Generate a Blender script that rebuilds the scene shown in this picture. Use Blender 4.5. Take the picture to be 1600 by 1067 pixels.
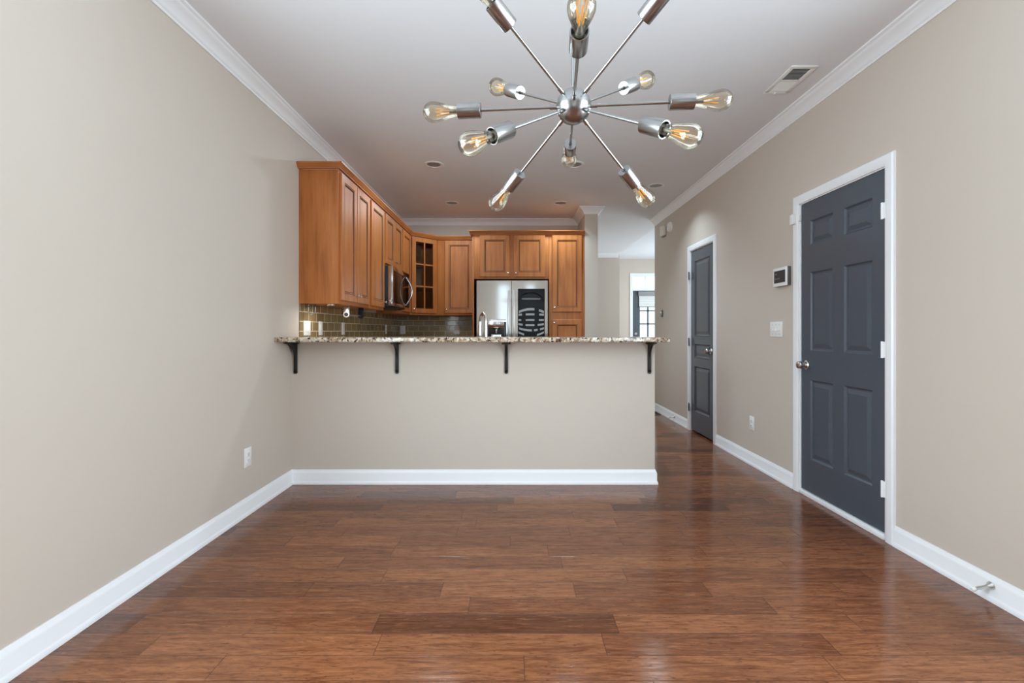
import bpy, bmesh, math, random
from mathutils import Vector, Matrix

for o in list(bpy.data.objects):
    bpy.data.objects.remove(o, do_unlink=True)
SC = bpy.context.scene
COL = SC.collection
random.seed(7)

# ------------------------------------------------------------------ camera
CAMZ = 1.145
cd = bpy.data.cameras.new('camera')
cam = bpy.data.objects.new('camera', cd); COL.objects.link(cam)
cam.location = (0, 0, CAMZ); cam.rotation_euler = (math.pi/2, 0, 0)
cd.sensor_fit = 'HORIZONTAL'; cd.sensor_width = 36.0
cd.lens = 726.0*36.0/1600.0
cd.shift_x = -4.0/1600.0; cd.shift_y = -16.5/1600.0
cd.clip_start = 0.02; cd.clip_end = 100
SC.camera = cam

# ------------------------------------------------------------------ view, world, lights
vs = SC.view_settings
vs.view_transform = 'Standard'; vs.look = 'None'; vs.gamma = 1.0; vs.use_curve_mapping = False
vs.exposure = 0.0
cy = SC.cycles
cy.use_denoising = True
cy.max_bounces = 12; cy.diffuse_bounces = 8; cy.glossy_bounces = 6; cy.transmission_bounces = 6
cy.transparent_max_bounces = 24
cy.sample_clamp_indirect = 6.0
cy.caustics_reflective = False; cy.caustics_refractive = False

W = bpy.data.worlds.new('world'); SC.world = W; W.use_nodes = True
bg = W.node_tree.nodes['Background']
bg.inputs[0].default_value = (0.82, 0.97, 1.05, 1); bg.inputs[1].default_value = 2.0

def area(name, loc, rot, sx, sy, power, color=(1, 1, 1)):
    l = bpy.data.lights.new(name, 'AREA'); l.shape = 'RECTANGLE'; l.size = sx; l.size_y = sy
    l.energy = power; l.color = color
    o = bpy.data.objects.new(name, l); COL.objects.link(o)
    o.location = loc; o.rotation_euler = rot
    return o
# fill lights at added windows: both sides behind the viewer, and the foyer side
XL_, XR_ = -1.67, 2.03        # side walls
DAY = (0.80, 0.96, 1.06)
area('left_fill_light', (XL_-0.14, 0.50, 1.5), (math.radians(90), 0, math.radians(-90)), 1.8, 1.95, 108, DAY)
area('right_fill_light', (XR_+0.14, 0.50, 1.5), (math.radians(90), 0, math.radians(90)), 1.8, 1.95, 126, DAY)
area('foyer_fill_light', (4.13, 8.9, 1.5), (math.radians(90), 0, math.radians(90)), 2.2, 2.0, 58, DAY)
# the recessed kitchen lights, dimmed
CANS = ((-0.775, 4.46, 13), (0.575, 4.46, 9), (-0.783, 5.80, 8), (0.575, 5.80, 7), (1.555, 5.11, 6))
for (x_, y_, p_) in CANS:
    a_ = area('recessed_lamp', (x_, y_, 2.736), (0, 0, 0), 0.16, 0.16, p_, (0.77, 0.97, 1.09))
    a_.data.shape = 'DISK'
    if x_ > 0: a_.data.spread = math.radians(116)      # deep baffles cut the beam off

# ------------------------------------------------------------------ dimensions
XL, XR = -1.67, 2.03          # side walls
YR = -2.60                    # rear wall behind the camera
CH = 2.743                    # ceiling
YB = 6.67                     # kitchen back wall
BARY = 3.48                   # bar half wall front
XS0, XS1, YS = 0.91, 1.08, 6.02   # wall stub beside the pantry
YE = 6.73                     # end of right wall
YH, XH = 9.60, 2.17           # hall end wall
YF, XF = 10.70, 4.20          # foyer front wall, foyer far side
FC = 2.80                     # foyer ceiling

# ------------------------------------------------------------------ materials
def srgb(r, g, b):
    def f(c):
        c /= 255.0
        return c/12.92 if c <= 0.04045 else ((c+0.055)/1.055)**2.4
    return (f(r), f(g), f(b), 1)

def mat(name, color, rough=0.5, metal=0.0, spec=0.5, coat=0.0):
    m = bpy.data.materials.new(name); m.use_nodes = True
    b = m.node_tree.nodes['Principled BSDF']
    b.inputs['Base Color'].default_value = color
    b.inputs['Roughness'].default_value = rough
    b.inputs['Metallic'].default_value = metal
    b.inputs['Specular IOR Level'].default_value = spec
    b.inputs['Coat Weight'].default_value = coat
    return m

class NT:
    def __init__(self, m):
        self.t = m.node_tree; self.b = self.t.nodes['Principled BSDF']
    def n(self, kind, **kw):
        nd = self.t.nodes.new(kind)
        for k, v in kw.items():
            setattr(nd, k, v)
        return nd
    def l(self, a, b): self.t.links.new(a, b)
    def math(self, op, a, b=None, c=None):
        nd = self.n('ShaderNodeMath', operation=op)
        for i, v in enumerate((a, b, c)):
            if v is None: continue
            if isinstance(v, (int, float)): nd.inputs[i].default_value = v
            else: self.l(v, nd.inputs[i])
        return nd.outputs[0]
    def ramp(self, fac, stops):
        nd = self.n('ShaderNodeValToRGB'); cr = nd.color_ramp
        while len(cr.elements) < len(stops): cr.elements.new(0.5)
        for e, (p, c) in zip(cr.elements, stops):
            e.position = p; e.color = c
        self.l(fac, nd.inputs[0]); return nd.outputs[0]
    def mix(self, fac, a, b, blend='MIX'):
        nd = self.n('ShaderNodeMix', data_type='RGBA', blend_type=blend)
        for i, v in ((0, fac), (6, a), (7, b)):
            if isinstance(v, (int, float)): nd.inputs[i].default_value = v
            elif isinstance(v, tuple): nd.inputs[i].default_value = v
            else: self.l(v, nd.inputs[i])
        return nd.outputs[2]
    def noise(self, vec, scale, detail=3, rough=0.5):
        nd = self.n('ShaderNodeTexNoise'); nd.inputs['Scale'].default_value = scale
        nd.inputs['Detail'].default_value = detail; nd.inputs['Roughness'].default_value = rough
        if vec is not None: self.l(vec, nd.inputs['Vector'])
        return nd
    def coords(self, scale=(1, 1, 1), rot=(0, 0, 0)):
        tc = self.n('ShaderNodeTexCoord'); mp = self.n('ShaderNodeMapping')
        mp.inputs['Scale'].default_value = scale; mp.inputs['Rotation'].default_value = rot
        self.l(tc.outputs['Object'], mp.inputs['Vector']); return mp.outputs[0]
    def bump(self, h, strength, dist):
        nd = self.n('ShaderNodeBump'); nd.inputs['Strength'].default_value = strength
        nd.inputs['Distance'].default_value = dist
        self.l(h, nd.inputs['Height']); self.l(nd.outputs[0], self.b.inputs['Normal'])

def paint(name, color, rough, bump=0.03, scale=180):
    m = mat(name, color, rough); t = NT(m)
    n = t.noise(t.coords(), scale, 2)
    t.bump(n.outputs[0], bump, 0.002)
    return m

M = {}
M['wall'] = paint('wall_paint', srgb(203, 192, 180), 0.75, 0.08, 140)
M['ceiling'] = paint('ceiling_paint', srgb(232, 233, 236), 0.9, 0.10, 90)
M['trim'] = mat('white_trim_paint', srgb(240, 241, 243), 0.35)
M['white_plastic'] = mat('white_plastic', srgb(238, 237, 234), 0.4)
M['cream_plastic'] = mat('cream_plastic', srgb(226, 222, 212), 0.45)
M['dark_slot'] = mat('dark_slot', srgb(40, 40, 40), 0.6)
M['black'] = mat('black_metal', srgb(22, 21, 21), 0.45)
M['black_gloss'] = mat('black_gloss', srgb(14, 14, 15), 0.12)
M['baffle'] = mat('grey_baffle', srgb(138, 138, 138), 0.35)
M['screen'] = mat('dark_screen', srgb(52, 53, 57), 0.4)
M['chrome'] = mat('chrome', (0.8, 0.8, 0.81, 1), 0.12, 1.0)
M['nickel'] = mat('satin_nickel', (0.62, 0.61, 0.60, 1), 0.28, 1.0)
M['gunmetal'] = mat('gunmetal', (0.22, 0.22, 0.23, 1), 0.35, 1.0)
M['steel_gray'] = mat('grey_metal', srgb(150, 150, 150), 0.5, 0.6)

# brushed nickel for the chandelier
m = mat('brushed_nickel', (0.36, 0.355, 0.35, 1), 0.26, 1.0); t = NT(m)
M['brushed'] = m
# stainless steel of the fridge
m = mat('stainless_steel', (0.62, 0.615, 0.61, 1), 0.1, 1.0); t = NT(m)
n = t.noise(t.coords((600, 600, 3)), 1.0, 2)
t.l(t.math('MULTIPLY_ADD', n.outputs[0], 0.06, 0.05), t.b.inputs['Roughness'])
M['steel'] = m

# door paint: slate blue grey with faint moulded wood grain
def door_paint(name, color, rough, bump):
    m = mat(name, color, rough, spec=0.5); t = NT(m)
    n = t.noise(t.coords((60, 60, 4)), 1.0, 4, 0.6)
    t.bump(n.outputs[0], bump, 0.003)
    return m
M['door'] = door_paint('slate_door_paint', srgb(76, 83, 92), 0.33, 0.22)
M['door_gloss'] = door_paint('slate_gloss_door_paint', srgb(76, 83, 92), 0.24, 0.25)

# cabinet wood
def wood(name, lo, mid, hi, horizontal=False):
    m = mat(name, mid, 0.42, spec=0.4); t = NT(m)
    v = t.coords((14, 14, 1.1) if not horizontal else (1.1, 1.1, 14))
    n1 = t.noise(v, 1.6, 6, 0.6)
    v2 = t.coords((140, 140, 5) if not horizontal else (5, 5, 140))
    n2 = t.noise(v2, 1.0, 3, 0.6)
    n3 = t.noise(t.coords((2.2, 2.2, 1.2)), 2.0, 3)
    a = t.math('MULTIPLY_ADD', n2.outputs[0], 0.25, t.math('MULTIPLY', n1.outputs[0], 0.55))
    a = t.math('MULTIPLY_ADD', n3.outputs[0], 0.3, a)
    t.l(t.ramp(a, [(0.36, lo), (0.54, mid), (0.74, hi)]), t.b.inputs['Base Color'])
    t.bump(n2.outputs[0], 0.06, 0.001)
    return m
M['wood'] = wood('cabinet_wood', srgb(145, 82, 37), srgb(178, 107, 54), srgb(196, 126, 67))
M['wood_h'] = wood('cabinet_wood_horizontal', srgb(145, 82, 37), srgb(178, 107, 54), srgb(196, 126, 67), True)
M['wood_glaze'] = mat('cabinet_glaze', srgb(74, 38, 18), 0.45)
M['wood_dark'] = mat('cabinet_interior', srgb(84, 58, 42), 0.6)

# granite
m = mat('granite', srgb(190, 175, 150), 0.14); t = NT(m)
v = t.coords()
n1 = t.noise(v, 26, 5, 0.7); n1.inputs['Distortion'].default_value = 1.0
n2 = t.noise(v, 48, 4, 0.6); n3 = t.noise(v, 34, 4, 0.65); n3.inputs['Distortion'].default_value = 0.6
c = t.ramp(n1.outputs[0], [(0.36, srgb(112, 80, 58)), (0.44, srgb(168, 142, 114)), (0.54, srgb(206, 192, 170)), (0.66, srgb(232, 226, 214))])
c = t.mix(t.math('MULTIPLY', t.ramp(n3.outputs[0], [(0.55, (0, 0, 0, 1)), (0.60, (1, 1, 1, 1))]), 0.75), c, srgb(116, 92, 78))
c = t.mix(t.ramp(n2.outputs[0], [(0.40, (1, 1, 1, 1)), (0.44, (0, 0, 0, 1))]), c, srgb(36, 30, 29))
t.l(c, t.b.inputs['Base Color'])
M['granite'] = m

# glass subway tile
def tile(name, rot):
    m = mat(name, srgb(110, 95, 62), 0.10); t = NT(m)
    tc = t.n('ShaderNodeTexCoord'); sp = t.n('ShaderNodeSeparateXYZ'); t.l(tc.outputs['Object'], sp.inputs[0])
    cb = t.n('ShaderNodeCombineXYZ')
    t.l(sp.outputs[1 if rot else 0], cb.inputs[0]); t.l(t.math('SUBTRACT', sp.outputs[2], 0.914), cb.inputs[1])
    bk = t.n('ShaderNodeTexBrick'); bk.offset = 0.5
    bk.inputs['Scale'].default_value = 1.0; bk.inputs['Mortar Size'].default_value = 0.0032
    bk.inputs['Brick Width'].default_value = 0.153; bk.inputs['Row Height'].default_value = 0.0765
    bk.inputs['Mortar Smooth'].default_value = 0.1; bk.inputs['Bias'].default_value = 0.0
    bk.inputs['Color1'].default_value = srgb(150, 129, 90); bk.inputs['Color2'].default_value = srgb(122, 103, 70)
    bk.inputs['Mortar'].default_value = srgb(206, 196, 172)
    t.l(cb.outputs[0], bk.inputs['Vector'])
    t.l(bk.outputs['Color'], t.b.inputs['Base Color'])
    t.l(t.math('MULTIPLY_ADD', bk.outputs['Fac'], 0.6, 0.08), t.b.inputs['Roughness'])
    w = t.noise(t.coords(), 22, 2)
    h = t.math('SUBTRACT', t.math('MULTIPLY', w.outputs[0], 0.5), bk.outputs['Fac'])
    t.bump(h, 0.35, 0.003)
    return m
M['tile_y'] = tile('olive_glass_tile_left', True)
M['tile_x'] = tile('olive_glass_tile_back', False)

# hardwood floor: planks run left to right
m = mat('hardwood_floor', srgb(120, 72, 48), 0.2, spec=0.38); t = NT(m)
tc = t.n('ShaderNodeTexCoord'); sp = t.n('ShaderNodeSeparateXYZ'); t.l(tc.outputs['Object'], sp.inputs[0])
x, y = sp.outputs[0], sp.outputs[1]
PW = 0.1195
yr = t.math('DIVIDE', t.math('SUBTRACT', y, 1.640-PW*60), PW)
row = t.math('FLOOR', yr); fy = t.math('FRACT', yr)
wn = t.n('ShaderNodeTexWhiteNoise', noise_dimensions='1D'); t.l(row, wn.inputs['W'])
wn2 = t.n('ShaderNodeTexWhiteNoise', noise_dimensions='1D'); t.l(t.math('ADD', row, 37.3), wn2.inputs['W'])
plen = t.math('MULTIPLY_ADD', wn2.outputs['Value'], 0.75, 0.55)
xr = t.math('DIVIDE', t.math('ADD', t.math('ADD', x, 40.0), t.math('MULTIPLY', wn.outputs['Value'], 3.0)), plen)
pid = t.math('FLOOR', xr); fx = t.math('FRACT', xr)
cb = t.n('ShaderNodeCombineXYZ'); t.l(row, cb.inputs[0]); t.l(pid, cb.inputs[1])
pr = t.n('ShaderNodeTexWhiteNoise', noise_dimensions='2D'); t.l(cb.outputs[0], pr.inputs['Vector'])
prs = t.n('ShaderNodeSeparateColor'); t.l(pr.outputs['Color'], prs.inputs[0])
base = t.ramp(pr.outputs['Value'], [(0.0, srgb(92, 54, 35)), (0.14, srgb(108, 65, 42)), (0.35, srgb(124, 76, 49)), (0.8, srgb(136, 86, 56)), (1.0, srgb(145, 93, 61))])
# grain, shifted per plank
off = t.n('ShaderNodeCombineXYZ')
t.l(t.math('MULTIPLY', prs.outputs[0], 50.0), off.inputs[0]); t.l(t.math('MULTIPLY', prs.outputs[1], 50.0), off.inputs[1]); t.l(t.math('MULTIPLY', prs.outputs[2], 50.0), off.inputs[2])
va = t.n('ShaderNodeVectorMath', operation='ADD'); t.l(tc.outputs['Object'], va.inputs[0]); t.l(off.outputs[0], va.inputs[1])
def scaled(s):
    mp = t.n('ShaderNodeMapping'); mp.inputs['Scale'].default_value = s; t.l(va.outputs[0], mp.inputs[0]); return mp.outputs[0]
g1 = t.noise(scaled((2.2, 22, 1)), 1.6, 5, 0.6)          # broad bands
g1.inputs['Distortion'].default_value = 1.2
g2 = t.noise(scaled((22, 230, 1)), 1.0, 3, 0.65)         # fine pores
g3 = t.noise(scaled((9, 40, 1)), 1.0, 4, 0.6); g3.inputs['Distortion'].default_value = 2.5
g4 = t.noise(scaled((1.0, 3.0, 1)), 1.8, 2, 0.5)
g5 = t.noise(scaled((8, 75, 1)), 1.0, 4, 0.7); g5.inputs['Distortion'].default_value = 1.0
g6 = t.noise(scaled((34, 90, 1)), 1.0, 2, 0.5)
c = t.mix(t.ramp(g1.outputs[0], [(0.32, (1, 1, 1, 1)), (0.55, (0, 0, 0, 1))]), base, t.mix(1.0, base, srgb(200, 184, 172), 'MULTIPLY'))
c = t.mix(t.math('MULTIPLY', t.ramp(g4.outputs[0], [(0.50, (0, 0, 0, 1)), (0.72, (1, 1, 1, 1))]), 0.40), c, srgb(92, 54, 36))
c = t.mix(t.math('MULTIPLY', t.ramp(g3.outputs[0], [(0.60, (0, 0, 0, 1)), (0.68, (1, 1, 1, 1))]), 0.45), c, srgb(74, 42, 28))
c = t.mix(t.math('MULTIPLY', t.ramp(g5.outputs[0], [(0.50, (0, 0, 0, 1)), (0.66, (1, 1, 1, 1))]), 0.38), c, srgb(78, 46, 30))
c = t.mix(t.math('MULTIPLY', t.ramp(g5.outputs[0], [(0.32, (1, 1, 1, 1)), (0.46, (0, 0, 0, 1))]), 0.35), c, srgb(170, 112, 74))
c = t.mix(t.math('MULTIPLY', t.ramp(g2.outputs[0], [(0.52, (0, 0, 0, 1)), (0.66, (1, 1, 1, 1))]), 0.55), c, srgb(62, 36, 24))
c = t.mix(t.math('MULTIPLY', t.ramp(g6.outputs[0], [(0.66, (0, 0, 0, 1)), (0.74, (1, 1, 1, 1))]), 0.6), c, srgb(52, 30, 21))
# seams
ey = t.math('MULTIPLY', t.math('MINIMUM', fy, t.math('SUBTRACT', 1.0, fy)), PW)
ex = t.math('MULTIPLY', t.math('MINIMUM', fx, t.math('SUBTRACT', 1.0, fx)), plen)
edge = t.math('MINIMUM', ey, ex)
seam = t.ramp(t.math('MULTIPLY', edge, 100.0), [(0.05, (1, 1, 1, 1)), (0.16, (0, 0, 0, 1))])
c = t.mix(t.math('MULTIPLY', seam, 0.8), c, srgb(44, 24, 17))
t.l(c, t.b.inputs['Base Color'])
hgt = t.math('MULTIPLY_ADD', seam, -0.7, t.math('MULTIPLY', g1.outputs[0], 0.45))
hgt = t.math('MULTIPLY_ADD', g2.outputs[0], -0.07, hgt)
hgt = t.math('MULTIPLY_ADD', g4.outputs[0], 1.4, hgt)
t.bump(hgt, 0.22, 0.004)
t.l(t.math('MULTIPLY_ADD', g2.outputs[0], 0.10, 0.10), t.b.inputs['Roughness'])
M['floor'] = m

def thin_glass(name, tint, blend=0.25, rough=0.02, base=0.05):
    m = bpy.data.materials.new(name); m.use_nodes = True
    nt = m.node_tree; nt.nodes.clear()
    out = nt.nodes.new('ShaderNodeOutputMaterial'); mx = nt.nodes.new('ShaderNodeMixShader')
    tr = nt.nodes.new('ShaderNodeBsdfTransparent'); tr.inputs[0].default_value = tint
    gl = nt.nodes.new('ShaderNodeBsdfGlossy'); gl.inputs['Roughness'].default_value = rough
    lw = nt.nodes.new('ShaderNodeLayerWeight'); lw.inputs[0].default_value = blend
    ma = nt.nodes.new('ShaderNodeMath'); ma.operation = 'MULTIPLY_ADD'; ma.inputs[1].default_value = 0.8; ma.inputs[2].default_value = base
    nt.links.new(lw.outputs['Fresnel'], ma.inputs[0]); nt.links.new(ma.outputs[0], mx.inputs[0])
    nt.links.new(tr.outputs[0], mx.inputs[1]); nt.links.new(gl.outputs[0], mx.inputs[2]); nt.links.new(mx.outputs[0], out.inputs[0])
    return m
M['bulb_glass'] = thin_glass('amber_bulb_glass', (1.0, 0.95, 0.84, 1), 0.30, 0.02, 0.05)
M['glass'] = thin_glass('window_glass', (0.97, 0.98, 0.98, 1), 0.15, 0.0, 0.02)
M['dark_glass'] = thin_glass('smoked_glass', (0.88, 0.89, 0.90, 1), 0.12, 0.03, 0.0)
M['cab_glass'] = thin_glass('cabinet_glass', (0.75, 0.74, 0.72, 1), 0.2, 0.02, 0.05)
M['filament'] = mat('amber_filament', srgb(240, 168, 62), 0.5)
M['fabric'] = mat('white_shade_fabric', srgb(226, 226, 224), 0.9)
M['fabric_gray'] = mat('grey_valance_fabric', srgb(150, 150, 150), 0.9)

# ------------------------------------------------------------------ mesh helpers
class MB:
    """collects shapes into ONE mesh"""
    def __init__(self): self.bm = bmesh.new()
    def box(self, lo, hi, bevel=0.0, seg=2):
        bm = self.bm
        vs_ = [bm.verts.new((x_, y_, z_)) for x_ in (lo[0], hi[0]) for y_ in (lo[1], hi[1]) for z_ in (lo[2], hi[2])]
        fs = []
        for idx in ((0, 1, 3, 2), (4, 6, 7, 5), (0, 4, 5, 1), (2, 3, 7, 6), (0, 2, 6, 4), (1, 5, 7, 3)):
            fs.append(bm.faces.new([vs_[i] for i in idx]))
        if bevel > 0:
            es = list({e for f in fs for e in f.edges})
            bmesh.ops.bevel(bm, geom=es, offset=bevel, segments=seg, affect='EDGES', profile=0.5)
        return self
    def prism(self, pts, a, b):
        """polygon pts (list of 3D points) extruded by the vector b-a"""
        bm = self.bm; d = Vector(b)-Vector(a)
        v0 = [bm.verts.new(Vector(p)) for p in pts]; v1 = [bm.verts.new(Vector(p)+d) for p in pts]
        bm.faces.new(v0[::-1]); bm.faces.new(v1)
        k = len(pts)
        for i in range(k):
            bm.faces.new((v0[i], v0[(i+1) % k], v1[(i+1) % k], v1[i]))
        return self
    def lathe(self, origin, axis, prof, seg=24, cap=True):
        """prof: list of (distance along axis, radius)"""
        bm = self.bm; ax = Vector(axis).normalized()
        u = ax.orthogonal().normalized(); w = ax.cross(u)
        rings = []
        for (h, r) in prof:
            c_ = Vector(origin)+ax*h
            if r < 1e-6: rings.append([bm.verts.new(c_)])
            else: rings.append([bm.verts.new(c_+(u*math.cos(2*math.pi*i/seg)+w*math.sin(2*math.pi*i/seg))*r) for i in range(seg)])
        for A, B in zip(rings, rings[1:]):
            for i in range(seg):
                j = (i+1) % seg
                a_ = [A[0]] if len(A) == 1 else [A[i], A[j]]
                b_ = [B[0]] if len(B) == 1 else [B[j], B[i]]
                if len(a_)+len(b_) >= 3:
                    bm.faces.new(a_+b_)
        if cap:
            if len(rings[0]) > 1: bm.faces.new(rings[0][::-1])
            if len(rings[-1]) > 1: bm.faces.new(rings[-1])
        return self
    def cyl(self, a, b, r, seg=20, r2=None):
        a = Vector(a); b = Vector(b); d = b-a
        return self.lathe(a, d, [(0, r), (d.length, r if r2 is None else r2)], seg)
    def tube(self, pts, r, seg=12):
        bm = self.bm; pts = [Vector(p) for p in pts]; rings = []
        up = None
        for i, p in enumerate(pts):
            d = (pts[min(i+1, len(pts)-1)]-pts[max(i-1, 0)]).normalized()
            if up is None: up = d.orthogonal().normalized()
            up = (up-d*up.dot(d)).normalized(); w = d.cross(up)
            rings.append([bm.verts.new(p+(up*math.cos(2*math.pi*k/seg)+w*math.sin(2*math.pi*k/seg))*r) for k in range(seg)])
        for A, B in zip(rings, rings[1:]):
            for k in range(seg):
                j = (k+1) % seg
                bm.faces.new((A[k], A[j], B[j], B[k]))
        bm.faces.new(rings[0][::-1]); bm.faces.new(rings[-1])
        return self
    def sweep(self, path, prof, z0=0.0, i0=0, i1=None):
        """profile (d from wall, z) swept along a plan path, room on the right hand side; mitred"""
        bm = self.bm; P = [Vector((p[0], p[1])) for p in path]
        if i1 is None: i1 = len(P)-1
        def nrm(a, b):
            d = (b-a).normalized(); return Vector((d.y, -d.x))
        offs = []
        for i in range(len(P)):
            if i == 0: offs.append(nrm(P[0], P[1]))
            elif i == len(P)-1: offs.append(nrm(P[-2], P[-1]))
            else:
                n1_, n2_ = nrm(P[i-1], P[i]), nrm(P[i], P[i+1])
                s = (n1_+n2_); offs.append(s/(s.dot(n1_)))
        rings = []
        for i in range(i0, i1+1):
            rings.append([bm.verts.new((P[i].x+offs[i].x*d, P[i].y+offs[i].y*d, z0+z)) for (d, z) in prof])
        k = len(prof)
        for A, B in zip(rings, rings[1:]):
            for j in range(k):
                q = (j+1) % k
                bm.faces.new((A[j], A[q], B[q], B[j]))
        bm.faces.new(rings[0]); bm.faces.new(rings[-1][::-1])
        return self
    def panel_slab(self, fn, w, h, th, panels, steps, cham=0.003, glaze=()):
        """slab w x h, front at d=0 (towards room), back at d=-th; panels (u0,v0,u1,v1) moulded with steps (inset, depth); fn(u,v,d) -> point"""
        bm = self.bm
        V = lambda u, v, d: bm.verts.new(Vector(fn(u, v, d)))
        def ring(u0, v0, u1, v1, d): return [V(u0, v0, d), V(u1, v0, d), V(u1, v1, d), V(u0, v1, d)]
        def join(A, B, mi=0):
            for i in range(4):
                j = (i+1) % 4; bm.faces.new((A[i], A[j], B[j], B[i])).material_index = mi
        us = sorted({cham, w-cham} | {p[0] for p in panels} | {p[2] for p in panels})
        vv = sorted({cham, h-cham} | {p[1] for p in panels} | {p[3] for p in panels})
        grid = {}
        def G(i, j):
            if (i, j) not in grid: grid[(i, j)] = V(us[i], vv[j], 0)
            return grid[(i, j)]
        for i in range(len(us)-1):
            for j in range(len(vv)-1):
                inside = any(p[0]-1e-6 <= us[i] and us[i+1] <= p[2]+1e-6 and p[1]-1e-6 <= vv[j] and vv[j+1] <= p[3]+1e-6 for p in panels)
                if not inside: bm.faces.new((G(i, j), G(i+1, j), G(i+1, j+1), G(i, j+1)))
        for p in panels:
            prev = ring(*p, 0)
            for si, (ins, dep) in enumerate(steps):
                cur = ring(p[0]+ins, p[1]+ins, p[2]-ins, p[3]-ins, dep)
                join(prev, cur, 1 if si in glaze else 0); prev = cur
            bm.faces.new(prev)
        a = ring(cham, cham, w-cham, h-cham, 0); b = ring(0, 0, w, h, -cham); c_ = ring(0, 0, w, h, -th)
        join(b, a); join(c_, b); bm.faces.new(c_[::-1])
        return self
    def build(self, name, material, parent=None, smooth=True, merge=True):
        bm = self.bm
        if merge: bmesh.ops.remove_doubles(bm, verts=bm.verts, dist=1e-6)
        bmesh.ops.recalc_face_normals(bm, faces=bm.faces)
        me = bpy.data.meshes.new(name); bm.to_mesh(me); bm.free()
        me.materials.append(material)
        if smooth:
            me.polygons.foreach_set('use_smooth', [True]*len(me.polygons))
            me.set_sharp_from_angle(angle=math.radians(35))
        o = bpy.data.objects.new(name, me); COL.objects.link(o)
        if parent is not None:
            o.parent = parent
            base = Vector((0, 0, 0)); q = parent
            while q is not None:
                if q.type == 'EMPTY': base += q.location
                q = q.parent
            q = parent; acc = Vector((0, 0, 0))
            while q is not None:
                acc += q.location; q = q.parent
            o.location = -acc            # meshes are modelled in room coordinates
        return o

def tag(o, label, cat, group=None, kind=None):
    o['label'] = label; o['category'] = cat
    if group: o['group'] = group
    if kind: o['kind'] = kind
    return o
def thing(name, loc, label, cat, group=None, kind=None):
    o = bpy.data.objects.new(name, None); COL.objects.link(o)
    o.location = loc; o.empty_display_size = 0.1
    return tag(o, label, cat, group, kind)
def struct(name, mb, material, label, cat, smooth=False):
    return tag(mb.build(name, material, None, smooth), label, cat, None, 'structure')

# ------------------------------------------------------------------ room shell
struct('floor', MB().box((XL-0.12, YR-0.12, -0.10), (XF+0.12, YF+0.12, 0)), M['floor'], 'brown hand-scraped hardwood plank floor', 'floor')
struct('ceiling', MB().box((XL-0.12, YR-0.12, CH), (XH, YF+0.12, FC+0.15)).box((XH, YR-0.12, CH), (XF+0.12, YE+0.12, FC+0.15)), M['ceiling'], 'white painted ceiling over dining room and kitchen', 'ceiling')
struct('ceiling_foyer', MB().box((XH, YE+0.12, FC), (XF+0.12, YF+0.12, FC+0.15)), M['ceiling'], 'slightly higher ceiling over the foyer', 'ceiling')
SW = (-0.40, 1.40, 0.55, 2.50)      # unseen side windows behind the viewer, added to let in fill light
struct('wall_left', MB().box((XL-0.12, YR-0.12, 0), (XL, SW[0], CH)).box((XL-0.12, SW[1], 0), (XL, YB+0.12, CH)).box((XL-0.12, SW[0], 0), (XL, SW[1], SW[2])).box((XL-0.12, SW[0], SW[3]), (XL, SW[1], CH)), M['wall'], 'long taupe wall on the left', 'wall')

# right wall with two door openings
D1 = (2.535, 3.305, 2.045); D2 = (4.725, 5.36, 2.060)
wr = MB(); T = 0.12
for (a, b) in ((YR-0.12, SW[0]), (SW[1], D1[0]), (D1[1], D2[0]), (D2[1], YE)):
    wr.box((XR, a, 0), (XR+T, b, CH))
for d in (D1, D2):
    wr.box((XR, d[0], d[2]), (XR+T, d[1], CH))
wr.box((XR, SW[0], 0), (XR+T, SW[1], SW[2])).box((XR, SW[0], SW[3]), (XR+T, SW[1], CH))
wr.box((XR+T, YE-0.12, 0), (XF+0.12, YE, CH))
struct('wall_right', wr, M['wall'], 'taupe wall on the right with two slate doors', 'wall')
struct('wall_kitchen_back', MB().box((XL, YB, 0), (XS0, YB+0.12, CH)), M['wall'], 'taupe kitchen wall behind the cabinets', 'wall')
struct('wall_pantry_side', MB().box((XS0, YS, 0), (XS1, YH, CH)), M['wall'], 'taupe wall end beside the tall pantry cabinet', 'wall')
struct('wall_hall_end', MB().box((XS0, YH, 0), (XH, YF, CH)), M['wall'], 'taupe wall at the end of the hall', 'wall')
# foyer front wall with door and transom opening
FD = (2.715, 3.645, 2.41)
struct('wall_foyer_front', MB().box((XS0, YF, 0), (FD[0], YF+0.12, FC)).box((FD[1], YF, 0), (XF+0.12, YF+0.12, FC)).box((FD[0], YF, FD[2]), (FD[1], YF+0.12, FC)), M['wall'], 'taupe wall around the front door', 'wall')
WF = (7.8, 10.0, 0.5, 2.5)  # unseen foyer window opening, added for the fill light
struct('wall_foyer_side', MB().box((XF, YE, 0), (XF+0.12, WF[0], FC)).box((XF, WF[1], 0), (XF+0.12, YF, FC)).box((XF, WF[0], 0), (XF+0.12, WF[1], WF[2])).box((XF, WF[0], WF[3]), (XF+0.12, WF[1], FC)), M['wall'], 'foyer side wall', 'wall')
RO = ((-0.52, -0.16), (0.36, 0.64)); rz0, rz1 = 0.10, 2.60      # two rear openings, added as bright bands for the fridge to mirror
rw = MB()
ed = [XL]+[v_ for o_ in RO for v_ in o_]+[XR]
for k in range(0, len(ed), 2): rw.box((ed[k], YR-0.12, 0), (ed[k+1], YR, CH))
for o_ in RO: rw.box((o_[0], YR-0.12, 0), (o_[1], YR, rz0)).box((o_[0], YR-0.12, rz1), (o_[1], YR, CH))
struct('wall_rear', rw, M['wall'], 'rear wall behind the viewer', 'wall')
rf_ = MB()
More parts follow.
